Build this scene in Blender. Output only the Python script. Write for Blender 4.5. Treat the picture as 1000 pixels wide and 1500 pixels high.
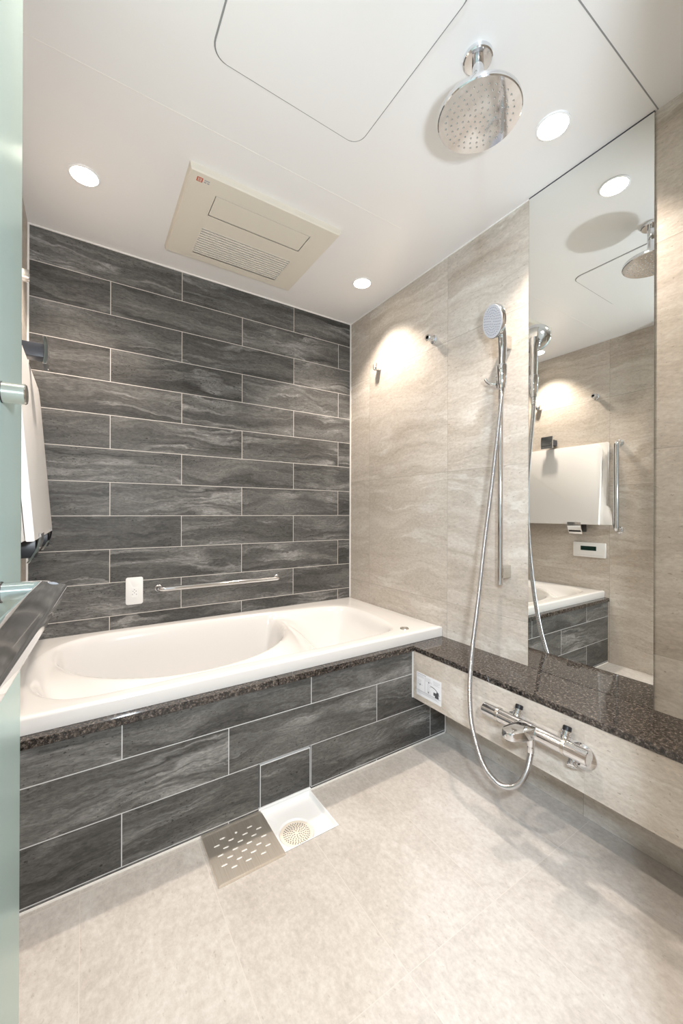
import bpy, bmesh, math, random
from mathutils import Vector, Matrix

for o in list(bpy.data.objects):
    bpy.data.objects.remove(o, do_unlink=True)
scene = bpy.context.scene
COL = scene.collection
PI = math.pi

# ------------------------------------------------------------------ dimensions
W = 1.582          # room width  (right wall x = 0, left wall x = -W)
ZC = 2.17          # ceiling
YF = -1.94         # front wall, with the doorway the photo is taken from
D = 0.776          # distance of the tub panel from the back wall (y = 0)
CX = -0.204        # face of the counter
ZT = 0.479         # rim of the tub
ZG = 0.433         # top of the granite

# ------------------------------------------------------------------ camera
cam_d = bpy.data.cameras.new('camera')
cam = bpy.data.objects.new('camera', cam_d)
COL.objects.link(cam)
cam_d.sensor_fit = 'HORIZONTAL'
cam_d.sensor_width = 36.0
cam_d.lens = 36.0 * 580.59 / 1000.0
cam_d.clip_start = 0.01
yaw, pit, rol = 0.5762, 0.0012, 0.0031
c_, s_ = math.cos(yaw), math.sin(yaw)
r_ = Vector((c_, -s_, 0)); f_ = Vector((s_, c_, 0)); u_ = Vector((0, 0, 1))
f2 = math.cos(pit) * f_ + math.sin(pit) * u_
u2 = -math.sin(pit) * f_ + math.cos(pit) * u_
r3 = math.cos(rol) * r_ + math.sin(rol) * u2
u3 = -math.sin(rol) * r_ + math.cos(rol) * u2
M = Matrix((r3, u3, -f2)).transposed().to_4x4()
M.translation = Vector((-1.38768, -2.03617, 1.00184))
cam.matrix_world = M
scene.camera = cam

# ------------------------------------------------------------------ light and exposure
scene.view_settings.view_transform = 'Standard'
scene.view_settings.look = 'None'
scene.view_settings.exposure = 0.21
scene.view_settings.gamma = 1.0
scene.view_settings.use_curve_mapping = False

WORLD_STRENGTH = 0.7
SPOT_POWER = 41.0
SPOT_COLOR = (1.0, 0.88, 0.765)
DAY_POWER = 14.0
WINDOW_POWER = 26.0
DAY_COLOR = (0.84, 0.93, 1.0)

world = bpy.data.worlds.new('world')
scene.world = world
world.use_nodes = True
wb = world.node_tree.nodes['Background']
wb.inputs[0].default_value = (0.90, 0.95, 1.0, 1)
wb.inputs[1].default_value = WORLD_STRENGTH


def area_light(name, loc, target, size, power, color, shape='DISK'):
    d = bpy.data.lights.new(name, 'AREA')
    d.shape = shape
    d.size = size
    d.energy = power
    d.color = color
    o = bpy.data.objects.new(name, d)
    COL.objects.link(o)
    o.location = loc
    o.rotation_euler = (Vector(target) - Vector(loc)).to_track_quat('-Z', 'Y').to_euler()
    return o


# daylight and lamp light reaching in through the doorway behind the camera
area_light('doorway_light', (-1.17, -2.14, 1.18), (-0.55, -0.9, 1.2), 0.11, DAY_POWER, DAY_COLOR)
# window light further back in the room beyond the door
area_light('window_light', (-2.21, -2.64, 1.90), (-0.45, -1.50, 0.0), 0.16, WINDOW_POWER, (0.70, 0.85, 1.0))


# ------------------------------------------------------------------ node helpers
class NT:
    def __init__(self, name):
        self.m = bpy.data.materials.new(name)
        self.m.use_nodes = True
        self.t = self.m.node_tree
        self.b = self.t.nodes['Principled BSDF']

    def n(self, kind, **kw):
        nd = self.t.nodes.new(kind)
        for k, v in kw.items():
            setattr(nd, k, v)
        return nd

    def l(self, a, b):
        self.t.links.new(a, b)

    def setin(self, sock, v):
        if isinstance(v, bpy.types.NodeSocket):
            self.l(v, sock)
        else:
            sock.default_value = v

    def math(self, op, a, b=0.0, c=0.0):
        nd = self.n('ShaderNodeMath', operation=op)
        for i, v in enumerate((a, b, c)):
            self.setin(nd.inputs[i], v)
        return nd.outputs[0]

    def comb(self, x, y, z):
        nd = self.n('ShaderNodeCombineXYZ')
        for i, v in enumerate((x, y, z)):
            self.setin(nd.inputs[i], v)
        return nd.outputs[0]

    def noise(self, vec, scale=5, detail=6, rough=0.55, dist=0.0):
        nd = self.n('ShaderNodeTexNoise')
        self.l(vec, nd.inputs['Vector'])
        nd.inputs['Scale'].default_value = scale
        nd.inputs['Detail'].default_value = detail
        nd.inputs['Roughness'].default_value = rough
        nd.inputs['Distortion'].default_value = dist
        return nd.outputs['Fac']

    def ramp(self, fac, stops):
        nd = self.n('ShaderNodeValToRGB')
        els = nd.color_ramp.elements
        while len(els) < len(stops):
            els.new(0.5)
        for e, (p, c) in zip(els, stops):
            e.position = p
            e.color = c if len(c) == 4 else (*c, 1)
        self.l(fac, nd.inputs[0])
        return nd.outputs[0]

    def mix(self, fac, a, b, blend='MIX'):
        nd = self.n('ShaderNodeMix', data_type='RGBA', blend_type=blend)
        self.setin(nd.inputs[0], fac)
        for i, v in ((6, a), (7, b)):
            if isinstance(v, tuple) and len(v) == 3:
                v = (*v, 1)
            self.setin(nd.inputs[i], v)
        return nd.outputs[2]

    def pos(self):
        g = self.n('ShaderNodeNewGeometry')
        s = self.n('ShaderNodeSeparateXYZ')
        self.l(g.outputs['Position'], s.inputs[0])
        return s.outputs

    def bump(self, h, strength=0.2, dist=0.01):
        nd = self.n('ShaderNodeBump')
        nd.inputs['Strength'].default_value = strength
        nd.inputs['Distance'].default_value = dist
        self.l(h, nd.inputs['Height'])
        self.l(nd.outputs[0], self.b.inputs['Normal'])


def plain(name, col, rough=0.4, metal=0.0, spec=0.5, coat=0.0, bump=None):
    q = NT(name)
    q.b.inputs['Base Color'].default_value = (*col, 1)
    q.b.inputs['Roughness'].default_value = rough
    q.b.inputs['Metallic'].default_value = metal
    q.b.inputs['Specular IOR Level'].default_value = spec
    q.b.inputs['Coat Weight'].default_value = coat
    if bump:
        g = q.n('ShaderNodeNewGeometry')
        q.bump(q.noise(g.outputs['Position'], bump[0], 3), bump[1], 0.002)
    return q.m


def tile_material(name, axis, u0, v0, tw, th, offset, mortar, mortar_col, kind, rough, vaxis=2, tint=1.0):
    """stone tiles laid in world space: u along `axis`, v along vaxis"""
    q = NT(name)
    p = q.pos()
    u = q.math('ADD', p[axis], u0)
    v = q.math('ADD', p[vaxis], v0)
    br = q.n('ShaderNodeTexBrick')
    br.offset = offset
    br.offset_frequency = 2
    br.squash = 1.0
    q.l(q.comb(u, v, 0.0), br.inputs['Vector'])
    br.inputs['Color1'].default_value = (0, 0, 0, 1)
    br.inputs['Color2'].default_value = (1, 1, 1, 1)
    br.inputs['Mortar'].default_value = (0, 0, 0, 1)
    br.inputs['Scale'].default_value = 1.0
    br.inputs['Mortar Size'].default_value = mortar
    br.inputs['Mortar Smooth'].default_value = 0.0
    br.inputs['Bias'].default_value = 0.0
    br.inputs['Brick Width'].default_value = tw
    br.inputs['Row Height'].default_value = th
    sep = q.n('ShaderNodeSeparateColor')
    q.l(br.outputs['Color'], sep.inputs[0])
    rnd = sep.outputs[0]
    seed = q.math('MULTIPLY', rnd, 37.0)
    seed2 = q.math('ADD', seed, 11.3)
    if kind == 'slate':
        # bedding height: horizontal layers bent by a slow warp, so thin lines run along the layers
        w1 = q.noise(q.comb(q.math('MULTIPLY', u, 3.2), q.math('MULTIPLY', v, 9.0), seed), 1.0, 5, 0.55)
        hgt = q.math('ADD', q.math('MULTIPLY', v, 19.0), q.math('MULTIPLY', w1, 3.4))
        broad = q.noise(q.comb(q.math('MULTIPLY', u, 1.3), q.math('MULTIPLY', hgt, 0.75), seed), 1.0, 4, 0.55)
        strata = q.noise(q.comb(q.math('MULTIPLY', u, 2.4), q.math('MULTIPLY', hgt, 3.6), seed2), 1.0, 7, 0.72)
        lay = q.math('ADD', q.math('MULTIPLY', broad, 0.52), q.math('MULTIPLY', strata, 0.48))
        col = q.ramp(lay, [(0.33, (0.040, 0.038, 0.036)), (0.44, (0.078, 0.075, 0.071)), (0.52, (0.112, 0.108, 0.102)),
                           (0.60, (0.160, 0.154, 0.146)), (0.73, (0.27, 0.262, 0.25))])
        ridge = q.math('ABSOLUTE', q.math('SUBTRACT', q.noise(q.comb(q.math('MULTIPLY', u, 0.9), q.math('MULTIPLY', hgt, 0.62), seed2), 1.0, 5, 0.55), 0.5))
        vein = q.ramp(ridge, [(0.0, (1, 1, 1)), (0.014, (0.5, 0.5, 0.5)), (0.06, (0, 0, 0))])
        vm = q.math('MULTIPLY', vein, q.ramp(q.noise(q.comb(u, q.math('MULTIPLY', v, 2.0), seed2), 3.0, 3), [(0.46, (0, 0, 0)), (0.62, (0.85, 0.85, 0.85))]))
        col = q.mix(vm, col, (0.32, 0.312, 0.30))
        fine = q.noise(q.comb(q.math('MULTIPLY', u, 60.0), q.math('MULTIPLY', v, 190.0), seed), 1.0, 4, 0.75)
        col = q.mix(0.6, col, q.ramp(fine, [(0.3, (0.25, 0.25, 0.25)), (0.7, (0.76, 0.76, 0.76))]), 'OVERLAY')
        pits = q.noise(q.comb(q.math('MULTIPLY', u, 95.0), q.math('MULTIPLY', v, 170.0), seed), 1.0, 2)
        patch = q.ramp(q.noise(q.comb(u, v, seed2), 7.0, 2), [(0.45, (0, 0, 0)), (0.62, (1, 1, 1))])
        pm = q.math('MULTIPLY', q.math('MULTIPLY', q.ramp(pits, [(0.62, (0, 0, 0)), (0.68, (1, 1, 1))]), 0.75), patch)
        col = q.mix(pm, col, (0.018, 0.017, 0.016))
        val = q.math('ADD', q.math('MULTIPLY', rnd, 0.34), 0.83 * tint)
        height = lay
    else:  # travertine-like beige stone
        flo = kind == 'floor'
        su, sv = (2.6, 4.2) if flo else (1.25, 7.5)
        w1 = q.noise(q.comb(q.math('MULTIPLY', u, 2.0), q.math('MULTIPLY', v, 2.6 if flo else 4.5), seed), 1.0, 6, 0.55)
        hgt = q.math('ADD', q.math('MULTIPLY', v, 6.0 if flo else 8.5), q.math('MULTIPLY', w1, 4.0 if flo else 2.6))
        broad = q.noise(q.comb(q.math('MULTIPLY', u, 1.8 if flo else 0.8), q.math('MULTIPLY', hgt, 0.75), seed), 1.0, 5, 0.6)
        strata = q.noise(q.comb(q.math('MULTIPLY', u, 9.0 if flo else 1.8), q.math('MULTIPLY', hgt, 3.4), seed2), 1.0, 8, 0.74)
        lay = q.math('ADD', q.math('MULTIPLY', broad, 0.5), q.math('MULTIPLY', strata, 0.5))
        if flo:
            stops = [(0.25, (0.42, 0.38, 0.345)), (0.42, (0.495, 0.455, 0.42)), (0.54, (0.55, 0.515, 0.482)), (0.70, (0.61, 0.58, 0.55))]
        else:
            stops = [(0.29, (0.36, 0.30, 0.245)), (0.42, (0.455, 0.395, 0.335)), (0.51, (0.525, 0.465, 0.405)),
                     (0.60, (0.59, 0.535, 0.475)), (0.76, (0.69, 0.645, 0.59))]
        col = q.ramp(lay, stops)
        ridge = q.math('ABSOLUTE', q.math('SUBTRACT', q.noise(q.comb(q.math('MULTIPLY', u, 0.7), q.math('MULTIPLY', hgt, 0.55), seed2), 1.0, 6, 0.55), 0.5))
        vein = q.ramp(ridge, [(0.0, (1, 1, 1)), (0.02, (0.3, 0.3, 0.3)), (0.06, (0, 0, 0))])
        vm = q.math('MULTIPLY', vein, q.ramp(q.noise(q.comb(u, v, seed), 2.6, 3), [(0.44, (0, 0, 0)), (0.66, (0.6, 0.6, 0.6))]))
        if not flo:
            col = q.mix(vm, col, (0.72, 0.69, 0.64))
        fine = q.noise(q.comb(q.math('MULTIPLY', u, 60.0), q.math('MULTIPLY', v, 120.0 if not flo else 75.0), seed), 1.0, 5, 0.72)
        col = q.mix(0.42, col, q.ramp(fine, [(0.3, (0.32, 0.32, 0.32)), (0.7, (0.68, 0.68, 0.68))]), 'OVERLAY')
        pits = q.noise(q.comb(q.math('MULTIPLY', u, 75.0), q.math('MULTIPLY', v, 130.0), seed), 1.0, 2)
        pm = q.math('MULTIPLY', q.ramp(pits, [(0.67, (0, 0, 0)), (0.73, (1, 1, 1))]), 0.3 if flo else 0.6)
        col = q.mix(pm, col, (0.24, 0.20, 0.16))
        val = q.math('ADD', q.math('MULTIPLY', rnd, 0.0 if flo else 0.08), (1.0 if flo else 0.98) * tint)
        height = lay
    hsv = q.n('ShaderNodeHueSaturation')
    q.l(val, hsv.inputs['Value'])
    q.l(col, hsv.inputs['Color'])
    out = q.mix(br.outputs['Fac'], hsv.outputs[0], mortar_col)
    q.l(out, q.b.inputs['Base Color'])
    q.b.inputs['Roughness'].default_value = rough
    q.b.inputs['Specular IOR Level'].default_value = 0.35 if kind == 'floor' else 0.18
    hh = q.math('SUBTRACT', q.math('MULTIPLY', height, 0.25), br.outputs['Fac'])
    q.bump(hh, 0.25, 0.002)
    return q.m


# rows of the back wall: line 8 at z=.9837, .1489 apart; joints at x=-.0908-.3n
RH = 0.1489
MAT = {}
MAT['slate_wall'] = tile_material('slate_wall', 0, 0.3908 + 6.0, -(0.9837 - 20 * RH), 0.6, RH, 0.5, 0.0014,
                                  (0.62, 0.58, 0.54), 'slate', 0.42)
MAT['slate_panel'] = tile_material('slate_panel', 0, 0.6964 + 6.0, -(0.1606 - 20 * 0.1496) - 0.0, 0.6, 0.1496, 0.5, 0.0014,
                                   (0.60, 0.60, 0.60), 'slate', 0.42)
MAT['beige_wall'] = tile_material('beige_wall', 1, 0.785 + 0.5885 * 8, 2.97 - 1.189 - 0.0 - (2.97 - 0.5945 * 6) + 0.0, 0.5885, 0.5945, 0.0, 0.0009,
                                  (0.37, 0.33, 0.285), 'beige', 0.40)
MAT['beige_low'] = tile_material('beige_low', 1, 0.785 + 0.5885 * 8 + 0.10, 5.0, 0.5885, 0.5945, 0.0, 0.0006,
                                 (0.50, 0.46, 0.41), 'beige', 0.40, tint=1.06)
MAT['floor_tile'] = tile_material('floor_tile', 1, 6.0 + 0.794, 1.393 + 6.0, 0.6, 0.3, 0.0, 0.0008,
                                  (0.60, 0.555, 0.515), 'floor', 0.36, vaxis=0)
MAT['ceiling'] = plain('ceiling', (0.85, 0.835, 0.825), 0.32, bump=(60, 0.02))
MAT['seal'] = plain('seal', (0.86, 0.83, 0.79), 0.5)
MAT['tub'] = plain('tub', (0.73, 0.71, 0.69), 0.12, spec=0.5, coat=0.3)
MAT['chrome'] = plain('chrome', (0.78, 0.79, 0.81), 0.06, 1.0)
MAT['hose_metal'] = plain('hose_metal', (0.60, 0.60, 0.61), 0.22, 1.0)
MAT['satin'] = plain('satin', (0.70, 0.68, 0.64), 0.22, 1.0)
MAT['white'] = plain('white', (0.84, 0.83, 0.81), 0.35)
MAT['pure_white'] = plain('pure_white', (0.88, 0.88, 0.88), 0.3)
MAT['fan'] = plain('fan', (0.74, 0.69, 0.60), 0.45)
MAT['fan_dark'] = plain('fan_dark', (0.10, 0.09, 0.08), 0.6)
MAT['fan_slot'] = plain('fan_slot', (0.30, 0.27, 0.22), 0.6)
MAT['fan_slat'] = plain('fan_slat', (0.80, 0.76, 0.68), 0.45)
MAT['black'] = plain('black', (0.012, 0.012, 0.014), 0.35)
MAT['dark_grey'] = plain('dark_grey', (0.055, 0.06, 0.075), 0.4)
MAT['lid'] = plain('lid', (0.88, 0.855, 0.83), 0.4)
MAT['lcd'] = plain('lcd', (0.006, 0.03, 0.022), 0.15)
MAT['nozzle'] = plain('nozzle', (0.62, 0.62, 0.66), 0.4)
MAT['nozzle_dark'] = plain('nozzle_dark', (0.30, 0.30, 0.36), 0.5)
MAT['red'] = plain('red', (0.55, 0.10, 0.05), 0.5)
MAT['ink'] = plain('ink', (0.09, 0.09, 0.10), 0.6)
MAT['ink_soft'] = plain('ink_soft', (0.38, 0.38, 0.42), 0.6)
MAT['paper'] = plain('paper', (0.83, 0.83, 0.86), 0.45)
MAT['gap'] = plain('gap', (0.28, 0.28, 0.28), 0.6)
MAT['hall'] = plain('hall', (0.75, 0.74, 0.72), 0.6)
MAT['strainer'] = plain('strainer', (0.82, 0.74, 0.64), 0.3)

q = NT('mirror_glass')
q.b.inputs['Base Color'].default_value = (0.87, 0.885, 0.865, 1)
q.b.inputs['Metallic'].default_value = 1.0
q.b.inputs['Roughness'].default_value = 0.0
MAT['mirror'] = q.m

q = NT('brushed_steel')
p = q.pos()
fine = q.noise(q.comb(q.math('MULTIPLY', p[0], 900.0), q.math('MULTIPLY', p[1], 8.0), p[2]), 1.0, 2)
q.l(q.ramp(fine, [(0.3, (0.80, 0.73, 0.645)), (0.7, (0.92, 0.86, 0.78))]), q.b.inputs['Base Color'])
q.b.inputs['Metallic'].default_value = 1.0
q.b.inputs['Roughness'].default_value = 0.41
q.bump(fine, 0.05, 0.001)
MAT['steel'] = q.m

q = NT('granite')
g = q.n('ShaderNodeNewGeometry')
n1 = q.noise(g.outputs['Position'], 120, 4, 0.75)
n2 = q.noise(g.outputs['Position'], 230, 3, 0.7)
col = q.ramp(n1, [(0.38, (0.006, 0.006, 0.006)), (0.46, (0.026, 0.021, 0.018)), (0.55, (0.072, 0.057, 0.048)), (0.67, (0.21, 0.175, 0.15))])
col = q.mix(q.ramp(n2, [(0.61, (0, 0, 0)), (0.68, (0.6, 0.6, 0.6))]), col, (0.24, 0.225, 0.215))
q.l(col, q.b.inputs['Base Color'])
q.b.inputs['Roughness'].default_value = 0.035
q.b.inputs['Specular IOR Level'].default_value = 0.6
MAT['granite'] = q.m

q = NT('frosted_glass')
tr = q.n('ShaderNodeBsdfTranslucent'); tr.inputs[0].default_value = (0.82, 0.96, 0.94, 1)
df = q.n('ShaderNodeBsdfDiffuse'); df.inputs[0].default_value = (0.72, 0.86, 0.84, 1)
gl = q.n('ShaderNodeBsdfGlossy'); gl.inputs[0].default_value = (0.9, 1.0, 0.96, 1); gl.inputs['Roughness'].default_value = 0.22
fr = q.n('ShaderNodeFresnel'); fr.inputs[0].default_value = 1.45
m1 = q.n('ShaderNodeMixShader'); m1.inputs[0].default_value = 0.5
q.l(tr.outputs[0], m1.inputs[1]); q.l(df.outputs[0], m1.inputs[2])
m2 = q.n('ShaderNodeMixShader')
q.l(fr.outputs[0], m2.inputs[0]); q.l(m1.outputs[0], m2.inputs[1]); q.l(gl.outputs[0], m2.inputs[2])
q.l(m2.outputs[0], q.t.nodes['Material Output'].inputs[0])
MAT['frosted'] = q.m


def emitter(name, col, strength):
    q = NT(name)
    q.b.inputs['Base Color'].default_value = (0.9, 0.88, 0.85, 1)
    q.b.inputs['Emission Color'].default_value = (*col, 1)
    q.b.inputs['Emission Strength'].default_value = strength
    return q.m


MAT['lamp'] = emitter('lamp', (1.0, 0.90, 0.74), 14.0)


# ------------------------------------------------------------------ mesh helpers
class MB:
    def __init__(self):
        self.bm = bmesh.new()

    def box(self, a, b, bevel=0.0, seg=2):
        lo = [min(a[i], b[i]) for i in range(3)]
        hi = [max(a[i], b[i]) for i in range(3)]
        vs = [self.bm.verts.new((x, y, z)) for x in (lo[0], hi[0]) for y in (lo[1], hi[1]) for z in (lo[2], hi[2])]
        fs = [(0, 1, 3, 2), (4, 6, 7, 5), (0, 4, 5, 1), (2, 3, 7, 6), (0, 2, 6, 4), (1, 5, 7, 3)]
        faces = [self.bm.faces.new([vs[i] for i in f]) for f in fs]
        if bevel:
            es = list({e for f in faces for e in f.edges})
            bmesh.ops.bevel(self.bm, geom=es, offset=bevel, segments=seg, affect='EDGES', profile=0.5)
        return self

    def prism(self, pts, vec, bevel=0.0, seg=2):
        """closed outline (3-D, planar) pushed along vec"""
        vec = Vector(vec)
        a = [self.bm.verts.new(p) for p in pts]
        b = [self.bm.verts.new(Vector(p) + vec) for p in pts]
        n = len(pts)
        f1 = self.bm.faces.new(a)
        f2 = self.bm.faces.new(list(reversed(b)))
        for i in range(n):
            j = (i + 1) % n
            self.bm.faces.new((a[j], a[i], b[i], b[j]))
        if bevel:
            bmesh.ops.bevel(self.bm, geom=list(f1.edges) + list(f2.edges), offset=bevel, segments=seg, affect='EDGES', profile=0.5)
        return self

    def ring(self, c, ax, bx, rx, ry, seg):
        return [self.bm.verts.new(Vector(c) + ax * (rx * math.cos(2 * PI * i / seg)) + bx * (ry * math.sin(2 * PI * i / seg))) for i in range(seg)]

    def bridge(self, r1, r2):
        n = len(r1)
        for i in range(n):
            j = (i + 1) % n
            self.bm.faces.new((r1[i], r1[j], r2[j], r2[i]))

    def lathe(self, origin, axis, prof, seg=32, caps=True, ref=None):
        """prof = [(distance along axis, radius)]"""
        axis = Vector(axis).normalized()
        ref = Vector(ref) if ref else (Vector((0, 0, 1)) if abs(axis.z) < 0.9 else Vector((1, 0, 0)))
        ax = axis.cross(ref).normalized()
        bx = axis.cross(ax).normalized()
        o = Vector(origin)
        rings = [self.ring(o + axis * t, ax, bx, max(r, 1e-5), max(r, 1e-5), seg) for t, r in prof]
        for a, b in zip(rings, rings[1:]):
            self.bridge(a, b)
        if caps:
            self.bm.faces.new(list(reversed(rings[0])))
            self.bm.faces.new(rings[-1])
        return self

    def cyl(self, p0, p1, r, seg=24, bevel=0.0):
        p0, p1 = Vector(p0), Vector(p1)
        L = (p1 - p0).length
        prof = [(0, r), (L, r)] if not bevel else [(0, r - bevel), (bevel * .3, r - bevel * .3), (bevel, r), (L - bevel, r), (L - bevel * .3, r - bevel * .3), (L, r - bevel)]
        return self.lathe(p0, p1 - p0, prof, seg)

    def tube(self, pts, r, seg=14, section=None, up=(0, 0, 1), rfun=None):
        """tube along pts; section = list of (a, b) offsets for a shaped profile"""
        pts = [Vector(p) for p in pts]
        n = len(pts)
        tans = []
        for i in range(n):
            t = (pts[min(i + 1, n - 1)] - pts[max(i - 1, 0)]).normalized()
            tans.append(t)
        nrm = Vector(up)
        if abs(nrm.dot(tans[0])) > 0.95:
            nrm = Vector((1, 0, 0))
        rings = []
        for i in range(n):
            nrm = (nrm - tans[i] * nrm.dot(tans[i])).normalized()
            bx = tans[i].cross(nrm).normalized()
            if section:
                rings.append([self.bm.verts.new(pts[i] + bx * a + nrm * b) for a, b in section])
            else:
                rr = rfun(i) if rfun else r
                rings.append(self.ring(pts[i], nrm, bx, rr, rr, seg))
        for a, b in zip(rings, rings[1:]):
            self.bridge(a, b)
        self.bm.faces.new(list(reversed(rings[0])))
        self.bm.faces.new(rings[-1])
        return self

    def build(self, name, mat, parent=None, angle=35):
        bmesh.ops.recalc_face_normals(self.bm, faces=self.bm.faces)
        me = bpy.data.meshes.new(name)
        off = Vector((0, 0, 0))
        p = parent
        while p is not None:
            off += p.location
            p = p.parent
        if off.length:
            bmesh.ops.translate(self.bm, verts=self.bm.verts, vec=-off)
        self.bm.to_mesh(me)
        self.bm.free()
        me.materials.append(MAT[mat] if isinstance(mat, str) else mat)
        for f in me.polygons:
            f.use_smooth = True
        me.set_sharp_from_angle(angle=math.radians(angle))
        o = bpy.data.objects.new(name, me)
        COL.objects.link(o)
        if parent is not None:
            o.parent = parent
        return o


def spline(pts, per=10):
    P = [Vector(p) for p in pts]
    P = [P[0] * 2 - P[1]] + P + [P[-1] * 2 - P[-2]]
    out = []
    for i in range(1, len(P) - 2):
        p0, p1, p2, p3 = P[i - 1:i + 3]
        for k in range(per):
            t = k / per
            out.append(0.5 * ((2 * p1) + (p2 - p0) * t + (2 * p0 - 5 * p1 + 4 * p2 - p3) * t * t + (3 * p1 - p0 - 3 * p2 + p3) * t ** 3))
    out.append(P[-2].copy())
    return out


def resample(pts, step):
    out = [pts[0].copy()]
    acc = 0.0
    for a, b in zip(pts, pts[1:]):
        L = (b - a).length
        t = step - acc
        while t <= L:
            out.append(a.lerp(b, t / L))
            t += step
        acc = (acc + L) % step
    out.append(pts[-1].copy())
    return out


def rrect(x0, y0, x1, y1, r, seg=6):
    """rounded rectangle outline as 2-D points, counter-clockwise"""
    out = []
    for cx, cy, a0 in ((x1 - r, y1 - r, 0), (x0 + r, y1 - r, 90), (x0 + r, y0 + r, 180), (x1 - r, y0 + r, 270)):
        for k in range(seg + 1):
            a = math.radians(a0 + 90 * k / seg)
            out.append((cx + r * math.cos(a), cy + r * math.sin(a)))
    return out


def thing(name, loc, label, cat, group=None):
    o = bpy.data.objects.new(name, None)
    o.empty_display_size = 0.05
    COL.objects.link(o)
    o.location = loc
    return tag(o, label, cat, group)


def tag(o, label, cat, group=None, kind=None):
    o['label'] = label
    o['category'] = cat
    if group:
        o['group'] = group
    if kind:
        o['kind'] = kind
    return o


def struct(o, label, cat):
    return tag(o, label, cat, None, 'structure')


# ================================================================== SETTING
t = 0.10
struct(MB().box((-W - t, 0, -0.1), (t, t, ZC)).build('wall_back', 'slate_wall'),
       'back wall of long dark slate tiles with pale grout', 'wall')
struct(MB().box((0, -2.06, -0.1), (t, 0, ZC)).build('wall_right', 'beige_wall'),
       'right wall of large beige veined stone tiles behind the shower rail', 'wall')
struct(MB().box((-W - t, -2.06, -0.1), (-W, 0, ZC)).build('wall_left', 'beige_wall'),
       'left wall of beige veined stone tiles seen in the mirror', 'wall')
# front wall with the doorway
fw_ = MB().box((-0.85, YF - 0.12, -0.1), (0, YF, ZC)).box((-1.56, YF - 0.12, 2.09), (-0.85, YF, ZC)).box((-W, YF - 0.12, -0.1), (-1.56, YF, ZC))
struct(fw_.build('wall_front', 'beige_wall'), 'beige tiled front wall around the doorway', 'wall')
# floor with an opening for the drain tray
TX0, TX1, TY0, TY1 = -0.893, -0.700, -0.968, -D
fl = MB()
for a, b in (((-W, -3.2), (TX0, 0)), ((TX1, -3.2), (0.0, 0)), ((TX0, -3.2), (TX1, TY0)), ((TX0, TY1), (TX1, 0))):
    fl.box((a[0], a[1], -0.06), (b[0], b[1], 0))
struct(fl.build('floor', 'floor_tile'), 'pale beige stone floor', 'floor')
struct(MB().box((-W - t, -2.06, ZC), (t, t, ZC + 0.05)).build('ceiling', 'ceiling'), 'white satin ceiling panels', 'ceiling')

# thin white sealant lines and panel seams
struct(MB().box((-W, -0.005, ZC - 0.005), (0, 0, ZC)).build('trim_1', 'seal'), 'white seal line between ceiling and dark back wall', 'trim')
struct(MB().box((-0.004, -1.18, ZC - 0.004), (0, 0, ZC)).build('trim_2', 'seal'), 'white seal line between ceiling and beige right wall', 'trim')
struct(MB().box((-0.006, -0.006, ZT), (0, 0, ZC)).build('trim_3', 'seal'), 'white seal line in the corner of dark and beige walls', 'trim')
struct(MB().box((-W, -0.006, ZT), (-W + 0.006, 0, ZC)).build('trim_4', 'seal'), 'white seal line in the left back corner', 'trim')
struct(MB().box((-W, -D - 0.004, 0), (TX0 - 0.0, -D, 0.004)).box((TX1, -D - 0.004, 0), (0, -D, 0.004)).build('trim_5', 'seal'),
       'white seal line where the dark tub panel meets the floor', 'trim')
struct(MB().box((-0.004, -D - 0.004, 0), (0, -D, 0.215)).build('trim_6', 'seal'), 'pale seal line in the low corner under the counter', 'trim')
struct(MB().box((-W, -0.8025, ZC - 0.0006), (-0.3, -0.7995, ZC)).build('trim_7', 'seal'), 'fine seam across the ceiling beside the fan', 'trim')
struct(MB().box((-W, -1.575, ZC - 0.0006), (0, -1.572, ZC)).build('trim_8', 'gap'), 'fine seam across the ceiling near the mirror', 'trim')

# ================================================================== CEILING
# access hatch
h = thing('ceiling_hatch', (-0.9, -1.235, ZC), 'white rounded access hatch set in the ceiling beside the rain shower', 'hatch')
o2 = rrect(-1.1215, -1.4665, -0.6585, -1.0035, 0.042, 8)
i2 = rrect(-1.1175, -1.4625, -0.6625, -1.0075, 0.038, 8)
MB().prism([(x, y, ZC - 0.0008) for x, y in o2], (0, 0, 0.0008)).build('gap_line', 'gap', h)
MB().prism([(x, y, ZC - 0.0035) for x, y in i2], (0, 0, 0.003), 0.0008, 1).build('panel', 'ceiling', h)

# ventilation fan / heater
FX0, FX1, FY0, FY1 = -1.092, -0.500, -0.655, -0.160
FZ = ZC - 0.020
fan = thing('ventilation_fan', (-0.8, -0.41, ZC), 'cream bathroom heater fan panel set in the ceiling above the tub', 'fan')
bm = MB()
# shallow tray body: sloped sides, flat face with two openings built as frame strips
PX0, PX1 = -0.990, -0.600
PY0, PY1 = -0.580, -0.468
GY0, GY1 = -0.392, -0.210
outer = [(FX0 - .004, FY0 - .004, ZC), (FX1 + .004, FY0 - .004, ZC), (FX1 + .004, FY1 + .004, ZC), (FX0 - .004, FY1 + .004, ZC)]
mid = [(FX0, FY0, FZ + .004), (FX1, FY0, FZ + .004), (FX1, FY1, FZ + .004), (FX0, FY1, FZ + .004)]
inn = [(FX0 + .004, FY0 + .004, FZ), (FX1 - .004, FY0 + .004, FZ), (FX1 - .004, FY1 - .004, FZ), (FX0 + .004, FY1 - .004, FZ)]
R = [[bm.bm.verts.new(p) for p in ring] for ring in (outer, mid, inn)]
bm.bridge(R[0], R[1]); bm.bridge(R[1], R[2])
fx0, fx1, fy0, fy1 = FX0 + .004, FX1 - .004, FY0 + .004, FY1 - .004


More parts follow.
